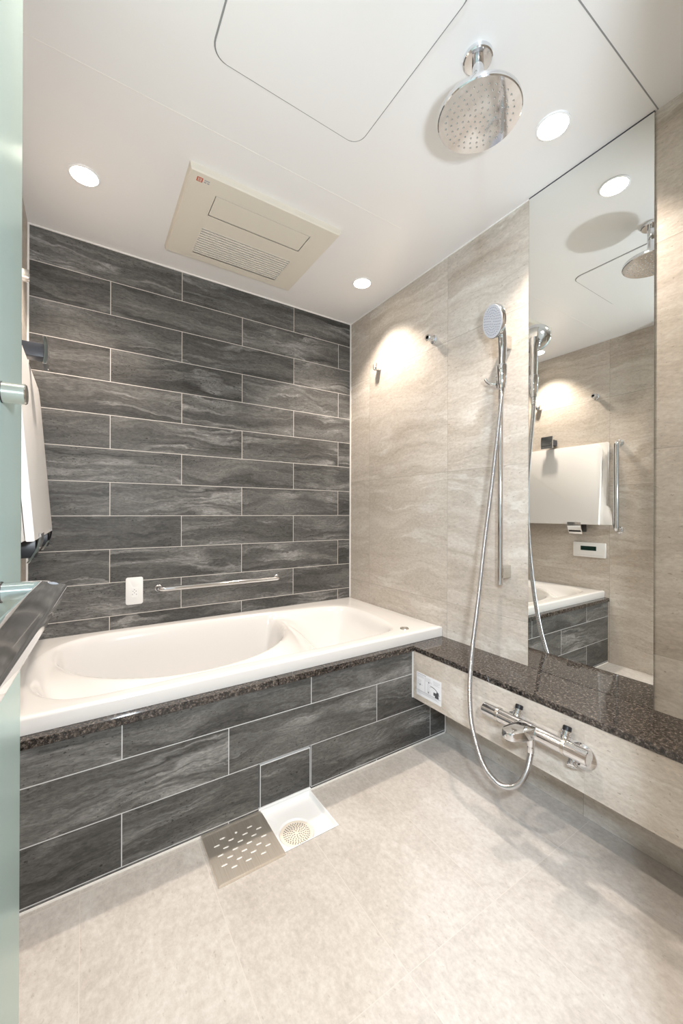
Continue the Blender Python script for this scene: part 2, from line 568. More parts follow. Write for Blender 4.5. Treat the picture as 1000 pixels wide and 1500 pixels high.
def quad(b, x0, y0, x1, y1, z):
    b.bm.faces.new([b.bm.verts.new(p) for p in ((x0, y0, z), (x1, y0, z), (x1, y1, z), (x0, y1, z))])


for a in ((fx0, fy0, PX0, fy1), (PX1, fy0, fx1, fy1), (PX0, fy0, PX1, PY0), (PX0, PY1, PX1, GY0), (PX0, GY1, PX1, fy1)):
    quad(bm, a[0], a[1], a[2], a[3], FZ)
bm.build('housing', 'fan', fan, 20)
MB().box((PX0, PY0, FZ + .006), (PX1, PY1, FZ + .014)).build('recess', 'fan_dark', fan)
MB().box((PX0, GY0, FZ + .011), (PX1, GY1, FZ + .014)).build('grille_backing', 'fan_slot', fan)
MB().box((PX0 + .0025, PY0 + .0025, FZ), (PX1 - .0025, PY1 - .0025, FZ + .006), .0008, 1).build('louver', 'fan', fan)
ns = 12
for k in range(ns):
    yy = GY0 + (GY1 - GY0) * (k + .5) / ns
    hw = (GY1 - GY0) / ns * .43
    MB().prism([(PX0, yy - hw, FZ + .001), (PX0, yy + hw * .5, FZ + .001), (PX0, yy + hw, FZ + .010), (PX0, yy - hw * .5, FZ + .010)],
               (PX1 - PX0, 0, 0)).build('slat', 'fan_slat', fan)
lg = MB()
lx, ly = -1.066, -0.632
lg.box((lx, ly, FZ - .0004), (lx + .020, ly + .020, FZ))
emb = lg.build('emblem', 'red', fan); emb['label'] = 'small red square emblem'
lg = MB()
for a in ((.003, .004, .017, .0055), (.003, .0095, .017, .011), (.003, .015, .017, .0165), (.0045, .003, .006, .017), (.013, .003, .0145, .017)):
    lg.box((lx + a[0], ly + a[1], FZ - .0007), (lx + a[2], ly + a[3], FZ - .0003))
lg.build('emblem_strokes', 'fan_slat', emb)
lg = MB()
for a in ((.025, .003, .043, .007), (.025, .011, .033, .0165), (.036, .011, .043, .0165)):
    lg.box((lx + a[0], ly + a[1], FZ - .0004), (lx + a[2], ly + a[3], FZ))
lg.build('lettering', 'ink_soft', fan)

# downlights
LIGHTS = [((-1.39, -0.395), 'recessed warm ceiling light left of the cream fan, near the dark wall'),
          ((-0.205, -0.402), 'recessed warm ceiling light in the back right corner above the tub'),
          ((-0.205, -1.38), 'recessed warm ceiling light beside the rain shower, above the mirror'),
          ((-1.39, -1.38), 'added unseen ceiling light above the open glass door, brightening the room')]  # last lamp is added out of view to give the room more light
for (x, y), lab in LIGHTS:
    dl = thing('ceiling_light', (x, y, ZC), lab, 'light', 'recessed ceiling lights')
    MB().lathe((x, y, ZC), (0, 0, -1), [(0, .048), (.003, .0475), (.0045, .045), (.0045, .042), (.002, .0415)], 40).build('trim_ring', 'pure_white', dl)
    MB().lathe((x, y, ZC - .0021), (0, 0, -1), [(0, .0415), (.0016, .0412), (.0030, .036), (.0036, .006)], 40).build('lens', 'lamp', dl)
    sd = bpy.data.lights.new('ceiling_light_bulb', 'SPOT')
    sd.energy = SPOT_POWER
    sd.color = SPOT_COLOR
    sd.spot_size = math.radians(106)
    sd.spot_blend = 0.6
    sd.shadow_soft_size = 0.03
    so = bpy.data.objects.new('ceiling_light_bulb', sd)
    COL.objects.link(so)
    so.parent = dl
    so.location = (0, 0, -0.016)

# rain shower
sx, sy = -0.545, -1.374
rs = thing('rain_shower', (sx, sy, ZC), 'round chrome rain shower head hanging from the ceiling', 'shower head')
MB().lathe((sx, sy, ZC), (0, 0, -1), [(0, .036), (.010, .036), (.0125, .0335), (.0125, .014)], 48).build('flange', 'chrome', rs)
MB().lathe((sx, sy, ZC - .012), (0, 0, -1), [(0, .0145), (.052, .0145), (.053, .0138), (.055, .0138), (.056, .0145), (.098, .0145), (.104, .019), (.132, .019)], 40).build('arm', 'chrome', rs)
hz = 2.009
MB().lathe((sx, sy - .004, hz + .024), (0, 0, -1), [(0, .020), (.004, .060), (.008, .096), (.011, .1015), (.016, .1025), (.022, .1025), (.024, .1005)], 72).build('head_shell', 'chrome', rs, 30)
bm = MB()
bm.lathe((sx, sy - .004, hz + .001), (0, 0, -1), [(0, .1005), (.0012, .1000)], 72)
for rr, nn in ((.012, 5), (.026, 10), (.040, 15), (.054, 20), (.068, 25), (.082, 30)):
    for k in range(nn):
        a = 2 * PI * k / nn + rr * 37
        bm.lathe((sx + rr * math.cos(a), sy - .004 + rr * math.sin(a), hz), (0, 0, -1), [(0, .0024), (.0016, .0022), (.0022, .0012)], 8)
bm.build('spray_face', 'chrome', rs)

# ================================================================== TUB
O = [(-1.540, -.43), (-1.532, -.31), (-1.492, -.18), (-1.42, -.095), (-1.32, -.062), (-1.15, -.058), (-.90, -.068), (-.60, -.088),
     (-.38, -.115), (-.24, -.142), (-.175, -.185), (-.146, -.26), (-.142, -.36), (-.156, -.50), (-.180, -.60), (-.215, -.660), (-.28, -.690),
     (-.45, -.703), (-.65, -.706), (-.85, -.703), (-1.05, -.702), (-1.23, -.708), (-1.36, -.706), (-1.44, -.682), (-1.495, -.622), (-1.528, -.535)]
Os = []
for i in range(len(O)):
    p0, p1, p2, p3 = [Vector(O[(i + k) % len(O)]) for k in (-1, 0, 1, 2)]
    for k in range(8):
        s = k / 8
        Os.append(0.5 * ((2 * p1) + (p2 - p0) * s + (2 * p0 - 5 * p1 + 4 * p2 - p3) * s * s + (3 * p1 - p0 - 3 * p2 + p3) * s ** 3))
CEN = Vector((-.86, -.39))


def ray_poly(poly, a):
    d = Vector((math.cos(a), math.sin(a)))
    best = None
    n = len(poly)
    for i in range(n):
        p, q_ = poly[i] - CEN, poly[(i + 1) % n] - CEN
        e = q_ - p
        den = d.x * e.y - d.y * e.x
        if abs(den) < 1e-12:
            continue
        tt = (p.x * e.y - p.y * e.x) / den
        ss = (p.x * d.y - p.y * d.x) / den
        if tt > 0 and -1e-6 <= ss <= 1 + 1e-6:
            best = tt if best is None else min(best, tt)
    return best


def dist_poly(pt):
    m = 9
    n = len(Os)
    for i in range(n):
        a, b = Os[i], Os[(i + 1) % n]
        ab = b - a
        tt = max(0, min(1, (pt - a).dot(ab) / ab.length_squared))
        m = min(m, (a + ab * tt - pt).length)
    return m


def sst(x, a, b):
    x = max(0, min(1, (x - a) / (b - a)))
    return x * x * (3 - 2 * x)


def basin_depth(x, y, d):
    # d = distance inside the opening
    edge = sst(d, -.007, .050)
    # soaking well: an oval at the left
    ex, ey = (x + 1.02) / .455, (y + .16) / .44
    e = math.sqrt(ex * ex + ey * ey)
    well = sst(1.0 - e, -0.03, .25)
    # bench: hollow at the right, rising to the arm rest at the left front
    g = sst(e, 1.0, 1.62)
    bench = .030 + .20 * g * sst(d, 0.0, .15)
    dep = bench + (.425 - bench) * well
    return edge * min(dep, .035 + 2.6 * max(0, d) + .25 * well * sst(d, 0, .12))


RX0, RX1, RY0, RY1 = -W + .001, -.001, -.757, -.001
rect = [Vector(p) for p in ((RX0, RY0), (RX1, RY0), (RX1, RY1), (RX0, RY1))]
angs = sorted([2 * PI * k / 288 for k in range(288)] + [math.atan2((p - CEN).y, (p - CEN).x) % (2 * PI) for p in rect])
tub = thing('bathtub', (-.79, -.38, 0), 'white acrylic bathtub with a sculpted seat along the dark tiled wall', 'bathtub')
bm = MB()
rings = []
NR = 72


def tub_ring(fn):
    rings.append([bm.bm.verts.new(fn(a)) for a in angs])


ro = {a: ray_poly(rect, a) for a in angs}
ri = {a: ray_poly(Os, a) for a in angs}


def P(a, r, z):
    return (CEN.x + r * math.cos(a), CEN.y + r * math.sin(a), z)


def clampr(a, ins, z):
    x, y, _ = P(a, ro[a], z)
    return (max(RX0 + ins, min(RX1 - ins, x)), max(RY0 + ins, min(RY1 - ins, y)), z)


tub_ring(lambda a: clampr(a, .016, ZG + .0005))
tub_ring(lambda a: clampr(a, .001, ZG + .0005))
tub_ring(lambda a: clampr(a, 0, ZT - .009))
tub_ring(lambda a: clampr(a, .002, ZT - .004))
tub_ring(lambda a: clampr(a, .006, ZT - .0008))
tub_ring(lambda a: clampr(a, .011, ZT))
for k in (0.3, 0.7):
    tub_ring(lambda a, k=k: P(a, max(ri[a] + .010, (ro[a] - .014) * (1 - k) + (ri[a] + .010) * k), ZT))
for k in range(NR):
    s = 1.0 - (k / NR) ** 1.2

    def fn(a, s=s, k=k):
        x, y, _ = P(a, ri[a] * s + (.007 * (1 - k / NR)), 0)
        pt = Vector((x, y))
        d = dist_poly(pt) * (1 if ri[a] * s + (.007 * (1 - k / NR)) <= ri[a] else -1)
        return (x, y, ZT - basin_depth(x, y, d))
    tub_ring(fn)
for a, b in zip(rings, rings[1:]):
    bm.bridge(a, b)
cv = bm.bm.verts.new((CEN.x, CEN.y, ZT - basin_depth(CEN.x, CEN.y, .3)))
last = rings[-1]
for i in range(len(last)):
    bm.bm.faces.new((last[i], last[(i + 1) % len(last)], cv))
bm.build('basin', 'tub', tub, 50)
MB().lathe((-.177, -.695, ZT), (0, 0, 1), [(0, .020), (.003, .020), (.0045, .0185), (.0045, .0165), (.0035, .016), (.0035, .0012)], 32).build('drain_button', 'satin', tub)['label'] = 'round chrome drain button'

# tiled panel under the tub, with its removable access tile
AX0, AX1, AZ = -.896, -.6965, .1606
pn = thing('tiled_apron', (-.79, -D, 0), 'dark slate tiled panel under the front of the bathtub', 'apron')
bm = MB()
for x0, x1, z0, z1 in ((-W, AX0, 0, .4105), (AX1, 0, 0, .4105), (AX0, AX1, AZ, .4105)):
    bm.box((x0, -D, z0), (x1, -D + .02, z1))
bm.build('tiled_face', 'slate_panel', pn)
MB().box((AX0 + .0085, -D + .001, .011), (AX1 - .0055, -D + .014, AZ - .010)).build('access_tile', 'slate_panel', pn)
MB().box((AX0 + .0068, -D + .0016, .0085), (AX1 - .0040, -D + .016, AZ - .0078)).build('access_tile_edge', 'pure_white', pn)
MB().box((AX0, -D + .016, 0), (AX1, -D + .02, AZ)).build('access_recess', 'fan_dark', pn)
MB().box((AX0 + .001, -D - .001, .001), (AX1 - .001, -D + .012, .0078), .001, 1).build('sill', 'pure_white', pn)

# granite ledge under the rim of the tub
gl_ = MB()
gl_.box((-W, -.786, .4105), (-.830, -.745, ZG), .0012, 1).box((-.829, -.786, .4105), (CX + .0, -.745, ZG), .0012, 1)
tag(gl_.build('granite_ledge', 'granite'), 'narrow speckled dark granite ledge under the white tub rim', 'ledge')

# granite counter along the right wall
ct = thing('counter', (-.1, -1.3, .2), 'dark granite counter with a beige stone front along the right wall', 'counter')
MB().box((CX - .003, YF, .4125), (0, -.757, ZG), .0012, 1).build('countertop', 'granite', ct)['label'] = 'polished dark granite top'
MB().box((CX, YF, .212), (CX + .012, -D - .007, .4125)).build('front_panel', 'beige_low', ct)['label'] = 'beige stone front panel'
MB().box((CX + .012, YF, .212), (-.001, -D - .001, .222)).build('underside', 'white', ct)
MB().box((CX - .003, -D - .0065, .212), (CX + .010, -D - .0005, .4125)).build('corner_strip', 'white', ct)['label'] = 'white corner strip'

# instruction label on the counter front
LX = CX - .0004
lb = thing('instruction_label', (LX, -.872, .284), 'white instruction sticker with a faucet diagram on the counter front', 'label')
MB().box((LX, -.941, .236), (CX, -.803, .332)).build('sheet', 'paper', lb)


def lab(y, z, wy, hz_, mat='ink_soft'):
    return ((LX - .0003, -.803 - y - wy, .332 - z - hz_), (LX, -.803 - y, .332 - z))


rnd = random.Random(4)
bm = MB()
bm.box(*lab(.004, .004, .050, .0022))
for r_i in range(3):
    bm.box(*lab(.004, .010 + r_i * .0035, .036 + rnd.random() * .01, .0009))
for colm in (.052, .095):
    for r_i in range(4):
        bm.box(*lab(colm, .010 + r_i * .0045, .026 + rnd.random() * .012, .0009))
for r_i in range(5):
    bm.box(*lab(.006, .030 + r_i * .0045, .020 + rnd.random() * .012, .0008))
for r_i in range(8):
    bm.box(*lab(.060, .032 + r_i * .0052, .012 + rnd.random() * .012, .0008))
for r_i in range(3):
    bm.box(*lab(.004, .076 + r_i * .0035, .110 + rnd.random() * .016, .0009))
bm.build('small_print', 'ink_soft', lb)
bm = MB()
for y, z in ((.018, .046), (.068, .022), (.066, .062)):
    bm.box(*lab(y, z, .0045, .006))
bm.box(*lab(.048, .006, .0007, .066)).box(*lab(.003, .073, .132, .0008))
arc = []
for k in range(13):
    a = math.radians(95 - 85 * k / 12)
    arc.append((LX - .0002, -.803 - .085 - .042 * math.cos(a), .332 - .066 + .030 * math.sin(a)))
bm.tube(arc, .0012, 6)
for y, z, wy, hh in ((.096, .054, .026, .012), (.104, .064, .020, .009), (.112, .048, .012, .008)):
    bm.box(*lab(y, z, wy, hh))
bm.build('diagram', 'ink', lb)

# mirror from the counter to the ceiling
mr = thing('wall_mirror', (0, -1.3735, ZG), 'tall frameless mirror on the right wall from counter to ceiling', 'mirror')
MB().box((-.0048, -1.5665, ZG + .0005), (0, -1.1805, ZC - .003)).build('backing', 'satin', mr)
MB().box((-.0055, -1.566, ZG + .0008), (-.0048, -1.181, ZC - .0035)).build('silvered_glass', 'mirror', mr)
MB().box((-.0060, -1.567, ZC - .004), (0, -1.180, ZC)).build('gap_shade_strip', 'dark_grey', mr)  # dark strip stands in for the shaded gap under the ceiling

# ================================================================== BACK WALL FITTINGS
ot = thing('outlet', (-1.193, 0, .64), 'white wall outlet plate on the dark tiles above the tub', 'outlet')
pl = rrect(-1.228, .580, -1.158, .703, .008, 5)
MB().prism([(x, 0, z) for x, z in pl], (0, -.007, 0), .002, 2).build('plate', 'white', ot)
MB().prism([(x, -.007, z) for x, z in rrect(-1.206, .611, -1.180, .657, .002, 3)], (0, -.0012, 0), .0005, 1).build('socket', 'white', ot)
bm = MB()
for x, z in ((-1.199, .640), (-1.1865, .640), (-1.193, .647), (-1.193, .633), (-1.201, .626), (-1.185, .626)):
    bm.lathe((x, -.0083, z), (0, -1, 0), [(0, .0022), (.0006, .0018)], 10)
bm.build('contacts', 'ink_soft', ot)

# horizontal grab bar
def bar_thing(name, label, pts, r, ends, wallaxis, cat='grab bar', ring=.020):
    g_ = thing(name, ends[0], label, cat, 'chrome grab bars')
    MB().tube(pts, r, 20).build('bar', 'chrome', g_)
    for e in ends:
        MB().lathe(e, wallaxis, [(0, ring), (.003, ring), (.006, ring - .004), (.007, r)], 28).build('wall_flange', 'chrome', g_)


def u_bar(a, b, n, out, rad):
    """a, b = wall points, n = wall normal, bend radius rad"""
    a, b, n = Vector(a), Vector(b), Vector(n)
    dd = (b - a).normalized()
    pts = [a]
    for k in range(9):
        th = PI / 2 * k / 8
        pts.append(a + n * (out - rad + rad * math.sin(th)) + dd * (rad - rad * math.cos(th)))
    for k in range(9):
        th = PI / 2 * k / 8
        pts.append(b + n * (out - rad + rad * math.cos(th)) - dd * (rad - rad * math.sin(th)))
    pts.append(b)
    return pts


bar_thing('grab_bar', 'horizontal chrome grab bar on the dark tiled wall above the tub',
          u_bar((-1.092, 0, .643), (-.492, 0, .643), (0, -1, 0), .042, .025), .0115, [(-1.092, 0, .643), (-.492, 0, .643)], (0, -1, 0), ring=.016)
bar_thing('grab_bar', 'vertical chrome grab bar on the left wall, seen in the mirror',
          u_bar((-W, -.847, 1.465), (-W, -.847, .892), (1, 0, 0), .055, .022), .0160, [(-W, -.847, 1.465), (-W, -.847, .892)], (1, 0, 0), ring=.023)

# ================================================================== LAUNDRY POLE HOLDERS
def holder(name, x, sgn, y, z, kind, label):
    g_ = thing(name, (x, y, z), label, 'pole holder', 'chrome laundry pole holders')
    n = (sgn, 0, 0)
    if kind == 'ring':
        MB().lathe((x, y, z), n, [(0, .021), (.006, .021), (.009, .018), (.009, .012)], 32).build('flange', 'chrome', g_)
        MB().lathe((x + sgn * .009, y, z), n, [(0, .013), (.018, .0125), (.021, .016), (.034, .016), (.036, .014), (.036, .008), (.022, .0075)], 32).build('socket_cup', 'chrome', g_)
        MB().lathe((x + sgn * .0305, y, z), n, [(0, .0078), (.0005, .0078)], 20).build('hole', 'black', g_)
    else:
        MB().lathe((x, y, z), n, [(0, .017), (.005, .017), (.008, .014), (.008, .008)], 32).build('flange', 'chrome', g_)
        pts = [(x + sgn * .012, y - .0135, z + .017)]
        for k in range(9):
            a = PI + PI * k / 8
            pts.append((x + sgn * .012, y + .0135 * math.cos(a), z - .003 + .0135 * math.sin(a)))
        pts.append((x + sgn * .012, y + .0135, z + .017))
        sec = [(-.003, -.010), (.003, -.010), (.003, .022), (-.003, .022)]
        MB().tube(pts, .004, section=[(b * .0 + a, c) for a, b, c in [(-.0025, 0, -.008), (.0025, 0, -.008), (.0025, 0, .022), (-.0025, 0, .022)]], up=n).build('cradle', 'chrome', g_)


holder('laundry_pole_holder', 0, -1, -.289, 1.812, 'u', 'small open chrome pole holder on the right wall nearest the back corner')
holder('laundry_pole_holder', 0, -1, -.700, 1.822, 'ring', 'round chrome pole holder on the right wall left of the hand shower')
holder('laundry_pole_holder', -W, 1, -.301, 1.811, 'u', 'small open chrome pole holder on the left wall, left one seen in the mirror')
holder('laundry_pole_holder', -W, 1, -.701, 1.805, 'ring', 'round chrome pole holder on the left wall, right one seen in the mirror')

# ================================================================== HAND SHOWER
yr, xr = -1.095, -.050
sr = thing('shower_rail', (0, yr, .727), 'vertical chrome slide rail on the right wall between tub and mirror', 'shower rail')
MB().lathe((xr, yr, .727), (0, 0, 1), [(0, .0088), (.001, .0100), (.958, .0100), (.959, .0088)], 28).build('rail', 'chrome', sr)
for zz, nm in ((.776, 'bracket'), (1.660, 'bracket')):
    MB().box((xr - .002, yr - .012, zz - .024), (0, yr + .012, zz + .024), .0012, 2).build(nm, 'satin', sr)
# slider with lever and cone for the handset
sl = MB()
sl.cyl((xr, yr, 1.478), (xr, yr, 1.530), .0185, 28, .002)
slo = sl.build('slider', 'chrome', sr)
MB().cyl((xr - .020, yr - .010, 1.505), (xr - .052, yr - .026, 1.507), .010, 20, .001).build('holder_arm', 'chrome', slo)
MB().lathe((-.106, -1.139, 1.470), (.0, .0, 1), [(0, .0125), (.004, .0150), (.070, .0185), (.074, .0172), (.074, .0135)], 28).build('holder_cone', 'chrome', slo)
MB().tube(spline([(xr - .012, yr + .012, 1.495), (xr - .020, yr + .030, 1.500), (xr - .022, yr + .046, 1.512), (xr - .024, yr + .052, 1.524)], 6), .006, 12).build('lever', 'chrome', slo)

hs = thing('hand_shower', (-.106, -1.139, 1.46), 'chrome hand shower with a white spray face hanging on the rail', 'hand shower')
nv = Vector((-.93, .33, -.20)).normalized()
hc = Vector((-.141, -1.124, 1.700))
hpts = spline([(-.106, -1.139, 1.458), (-.106, -1.139, 1.54), (-.105, -1.140, 1.60), (-.106, -1.139, 1.650), (-.114, -1.135, 1.690)], 8)
MB().tube(hpts, .012, 20, rfun=lambda i: .0125 + .0030 * sst(i, 4, 22) + .004 * sst(i, 22, 32)).build('handle', 'chrome', hs)
MB().lathe(hc - nv * .030, nv, [(0, .012), (.003, .036), (.008, .050), (.016, .0575), (.026, .0595), (.030, .0585), (.031, .0565)], 56).build('head', 'chrome', hs, 30)
bm = MB()
bm.lathe(hc + nv * .0005, nv, [(0, .0567), (.0016, .0562)], 56)
face = bm.build('spray_face', 'nozzle', hs)
face['label'] = 'pale plastic spray face'
bm = MB()
ax = nv.cross(Vector((0, 0, 1))).normalized(); bx = nv.cross(ax).normalized()
for rr, nn in ((.010, 6), (.019, 12), (.028, 18), (.037, 24), (.046, 30)):
    for k in range(nn):
        a = 2 * PI * k / nn + rr * 60
        bm.lathe(hc + ax * rr * math.cos(a) + bx * rr * math.sin(a) + nv * .0021, nv, [(0, .0019), (.0016, .0014)], 7)
bm.build('nozzles', 'nozzle_dark', face)

hose_pts = [(-.106, -1.139, 1.460), (-.109, -1.136, 1.40), (-.112, -1.121, 1.257), (-.120, -1.104, 1.081), (-.147, -1.095, .879), (-.180, -1.096, .690), (-.216, -1.101, .535),
            (-.238, -1.109, .455), (-.256, -1.120, .383), (-.266, -1.131, .320), (-.276, -1.150, .262), (-.285, -1.192, .186), (-.290, -1.234, .156),
            (-.290, -1.278, .151), (-.290, -1.325, .184), (-.285, -1.350, .235), (-.278, -1.357, .280), (-.274, -1.357, .302)]
hp = resample(spline(hose_pts, 16), .0011)
hose = thing('shower_hose', hose_pts[0], 'long ribbed chrome hose looping from hand shower down to faucet', 'hose')
MB().tube(hp, .0072, 10, rfun=lambda i: .0086 if (i % 4) < 2 else .0070).build('ribbed_sleeve', 'hose_metal', hose, 60)
MB().lathe((-.274, -1.357, .290), (0, 0, 1), [(0, .0078), (.004, .0100), (.028, .0105), (.030, .0095)], 24).build('hose_nut', 'chrome', hose)
MB().lathe((-.107, -1.138, 1.430), (0, 0, 1), [(0, .0078), (.004, .0092), (.026, .0105), (.028, .0095)], 24).build('hose_cone', 'chrome', hose)

# ================================================================== THERMOSTATIC FAUCET
fc = thing('shower_faucet', (CX, -1.35, .35), 'chrome thermostatic shower faucet on the beige counter front', 'faucet')
fx, fz = -.262, .350
MB().lathe((fx, -1.242, fz), (0, -1, 0), [(0, .0205), (.206, .0205)], 40).build('body', 'chrome', fc)
MB().lathe((fx, -1.185, fz), (0, -1, 0), [(0, .0185), (.0015, .0200), (.050, .0205), (.0505, .0195)], 40).build('temperature_handle', 'chrome', fc)
MB().lathe((fx, -1.513, fz), (0, 1, 0), [(0, .0185), (.0015, .0205), (.058, .0210), (.0585, .0195)], 40).build('flow_handle', 'chrome', fc)
for yy, nm in ((-1.240, 'ring'), (-1.450, 'ring')):
    MB().lathe((fx, yy + .005, fz), (0, -1, 0), [(0, .0218), (.0008, .0226), (.0092, .0226), (.010, .0218)], 40).build('grip_ring', 'satin', fc)
bm = MB()
bm.tube([(fx + .002, -1.326 - .030 * k, fz - .002 + .0008 * k) for k in range(2)], .0235, 32)
bm.build('collar', 'chrome', fc)
# flat lever-shaped spout
top = [(-.262, -1.372), (-.290, -1.369), (-.315, -1.360), (-.335, -1.352), (-.346, -1.344), (-.351, -1.332), (-.350, -1.318), (-.344, -1.308), (-.334, -1.303), (-.300, -1.309), (-.262, -1.318)]
bm = MB()
v1 = [bm.bm.verts.new((x, y, fz + .020 - .10 * (-.262 - x))) for x, y in top]
v2 = [bm.bm.verts.new((x, y, fz - .014 + .02 * (-.262 - x))) for x, y in top]
bm.bm.faces.new(v1)
bm.bm.faces.new(list(reversed(v2)))
for i in range(len(top)):
    j = (i + 1) % len(top)
    bm.bm.faces.new((v1[i], v1[j], v2[j], v2[i]))
es = [e for e in bm.bm.edges if (e.verts[0] in v1) == (e.verts[1] in v1)]
bmesh.ops.bevel(bm.bm, geom=es, offset=.0025, segments=3, affect='EDGES', profile=.5)
sp = bm.build('spout', 'chrome', fc)
MB().lathe((-.334, -1.325, fz - .011), (0, 0, -1), [(0, .0105), (.006, .0105), (.007, .009)], 24).build('aerator', 'black', sp)
MB().lathe((-.274, -1.357, fz - .012), (0, 0, -1), [(0, .013), (.012, .013), (.020, .0115), (.026, .0112)], 24).build('hose_outlet', 'chrome', fc)
for yy, yw in ((-1.285, -1.262), (-1.435, -1.470)):
    un = MB().tube(spline([(CX - .006, yw, .318), (-.226, yw, .320), (-.238, (yy + yw) / 2, .330), (-.248, yy, .342), (fx, yy, fz)], 6), .0145, 24)
    va = Vector((.42, 0, .90)).normalized()
    vb = Vector((-.243, yy, .338))
    un.cyl(vb - va * .020, vb + va * .030, .0135, 28, .001)
    uo = un.build('union', 'chrome', fc)
    MB().lathe((CX - .0005, yw, .316), (-1, 0, 0), [(0, .037), (.004, .037), (.010, .032), (.017, .023), (.020, .018)], 48).build('wall_rosette', 'chrome', uo)
    MB().lathe(vb + va * .028, va, [(0, .0120), (.003, .0148), (.007, .0148), (.008, .0120), (.011, .0120), (.012, .0148), (.016, .0148), (.017, .0115)], 28).build('stop_valve', 'chrome', uo)
    MB().lathe(vb + va * .044, va, [(0, .0118), (.011, .0118), (.013, .0095)], 24).build('black_cap', 'black', uo)
    pv = Vector((-.62, -.20, -.72)).normalized()
    MB().lathe((-.222, yy - .016, .306), pv, [(0, .0120), (.014, .0120), (.015, .0145), (.021, .0145), (.023, .0125), (.023, .006), (.021, .0055)], 28).build('drain_plug', 'chrome', uo)

# ================================================================== FLOOR DRAIN
dt = thing('floor_drain', (-.797, -.87, 0), 'open white floor drain tray with a round strainer below the tub', 'drain')
bm = MB()
DZ = -.013
cx_, cy_ = -.818, -.904
ro_ = [(TX0, TY0), (TX1, TY0), (TX1, TY1 + .004), (TX0, TY1 + .004)]
# sloped tray: rim ring, wall, floor with a round hole
seg = 48
A = [math.atan2(y - cy_, x - cx_) % (2 * PI) for x, y in ro_]
an = sorted([2 * PI * k / seg for k in range(seg)] + A)


def rr_rect(a, ins):
    d = Vector((math.cos(a), math.sin(a)))
    x0, x1, y0, y1 = TX0 + ins, TX1 - ins, TY0 + ins, TY1 + .004 - ins
    ts = []
    if d.x > 1e-9: ts.append((x1 - cx_) / d.x)
    if d.x < -1e-9: ts.append((x0 - cx_) / d.x)
    if d.y > 1e-9: ts.append((y1 - cy_) / d.y)
    if d.y < -1e-9: ts.append((y0 - cy_) / d.y)
    tt = min(ts)
    return cx_ + d.x * tt, cy_ + d.y * tt


rg = []
for ins, z in ((0, .0012), (.003, .0012), (.004, .000), (.007, DZ + .003), (.010, DZ)):
    rg.append([bm.bm.verts.new((*rr_rect(a, ins), z)) for a in an])
for rad, z in ((.0585, DZ - .0005), (.056, DZ - .003), (.054, DZ - .006)):
    rg.append([bm.bm.verts.new((cx_ + rad * math.cos(a), cy_ + rad * math.sin(a), z)) for a in an])
for a, b in zip(rg, rg[1:]):
    bm.bridge(a, b)
bm.build('tray', 'pure_white', dt)
MB().lathe((cx_, cy_, DZ - .012), (0, 0, 1), [(.004, .0535), (.0075, .053), (.0085, .050), (.0085, .044), (.0075, .042), (.0078, .035), (.0085, .018), (.009, .001)], 40).build('strainer', 'strainer', dt)
bm = MB()
for rr, nn, zz in ((.009, 6, .0088), (.0155, 11, .0085), (.022, 16, .0083), (.0285, 21, .0080), (.035, 26, .0078), (.0405, 32, .0076)):
    for k in range(nn):
        a = 2 * PI * k / nn + rr * 30
        x, y = cx_ + rr * math.cos(a), cy_ + rr * math.sin(a)
        e1 = Vector((math.cos(a), math.sin(a), 0)) * .0021
        e2 = Vector((-math.sin(a), math.cos(a), 0)) * .0012
        c0 = Vector((x, y, DZ - .012 + zz))
        bm.prism([c0 + e1 + e2, c0 - e1 + e2, c0 - e1 - e2, c0 + e1 - e2], (0, 0, .0004))
bm.build('strainer_holes', 'ink', dt)

# stainless cover lifted off and laid beside the tray
kx0, kx1, ky0, ky1 = -1.083, -.8915, -.976, -.795
kz = .008
cv_ = thing('drain_cover', ((kx0 + kx1) / 2, (ky0 + ky1) / 2, 0), 'slotted stainless steel drain cover laid on the floor beside the open drain', 'drain cover')
SL = [(-0.9456, -0.8293), (-0.923, -0.8497), (-0.967, -0.8474), (-0.9456, -0.8671), (-0.9213, -0.886), (-1.0305, -0.827), (-1.0097, -0.8462), (-0.9879, -0.8661),
      (-0.9668, -0.8859), (-0.9448, -0.9058), (-0.923, -0.9242), (-1.0527, -0.8458), (-1.0311, -0.8653), (-1.0096, -0.8847), (-0.9885, -0.9042), (-0.9673, -0.9233),
      (-0.9446, -0.9433), (-1.0525, -0.8841), (-1.0307, -0.9034), (-1.01, -0.9224), (-0.9886, -0.9418), (-1.0524, -0.9218), (-1.0304, -0.9414)]
# plate with round-ended slots: filled from its outline and the slot outlines
cu = bpy.data.curves.new('plate_outline', 'CURVE')
cu.dimensions = '2D'
cu.fill_mode = 'BOTH'
cu.extrude = .0007


def closed(pts):
    sp_ = cu.splines.new('POLY')
    sp_.points.add(len(pts) - 1)
    for p_, (x, y) in zip(sp_.points, pts):
        p_.co = (x, y, 0, 1)
    sp_.use_cyclic_u = True


closed(rrect(kx0, ky0, kx1, ky1, .003, 3))
for x, y in SL:
    closed(rrect(x - .0085, y - .0026, x + .0085, y + .0026, .0025, 4))
closed([(-.9886 + .004 * math.cos(2 * PI * k / 20), -.8279 + .004 * math.sin(2 * PI * k / 20)) for k in range(20)])
tmp = bpy.data.objects.new('plate_outline', cu)
COL.objects.link(tmp)
me_ = bpy.data.meshes.new_from_object(tmp.evaluated_get(bpy.context.evaluated_depsgraph_get()))
bpy.data.objects.remove(tmp, do_unlink=True)
bm = MB()
bm.bm.from_mesh(me_)
bmesh.ops.translate(bm.bm, verts=bm.bm.verts, vec=(0, 0, kz - .0007))
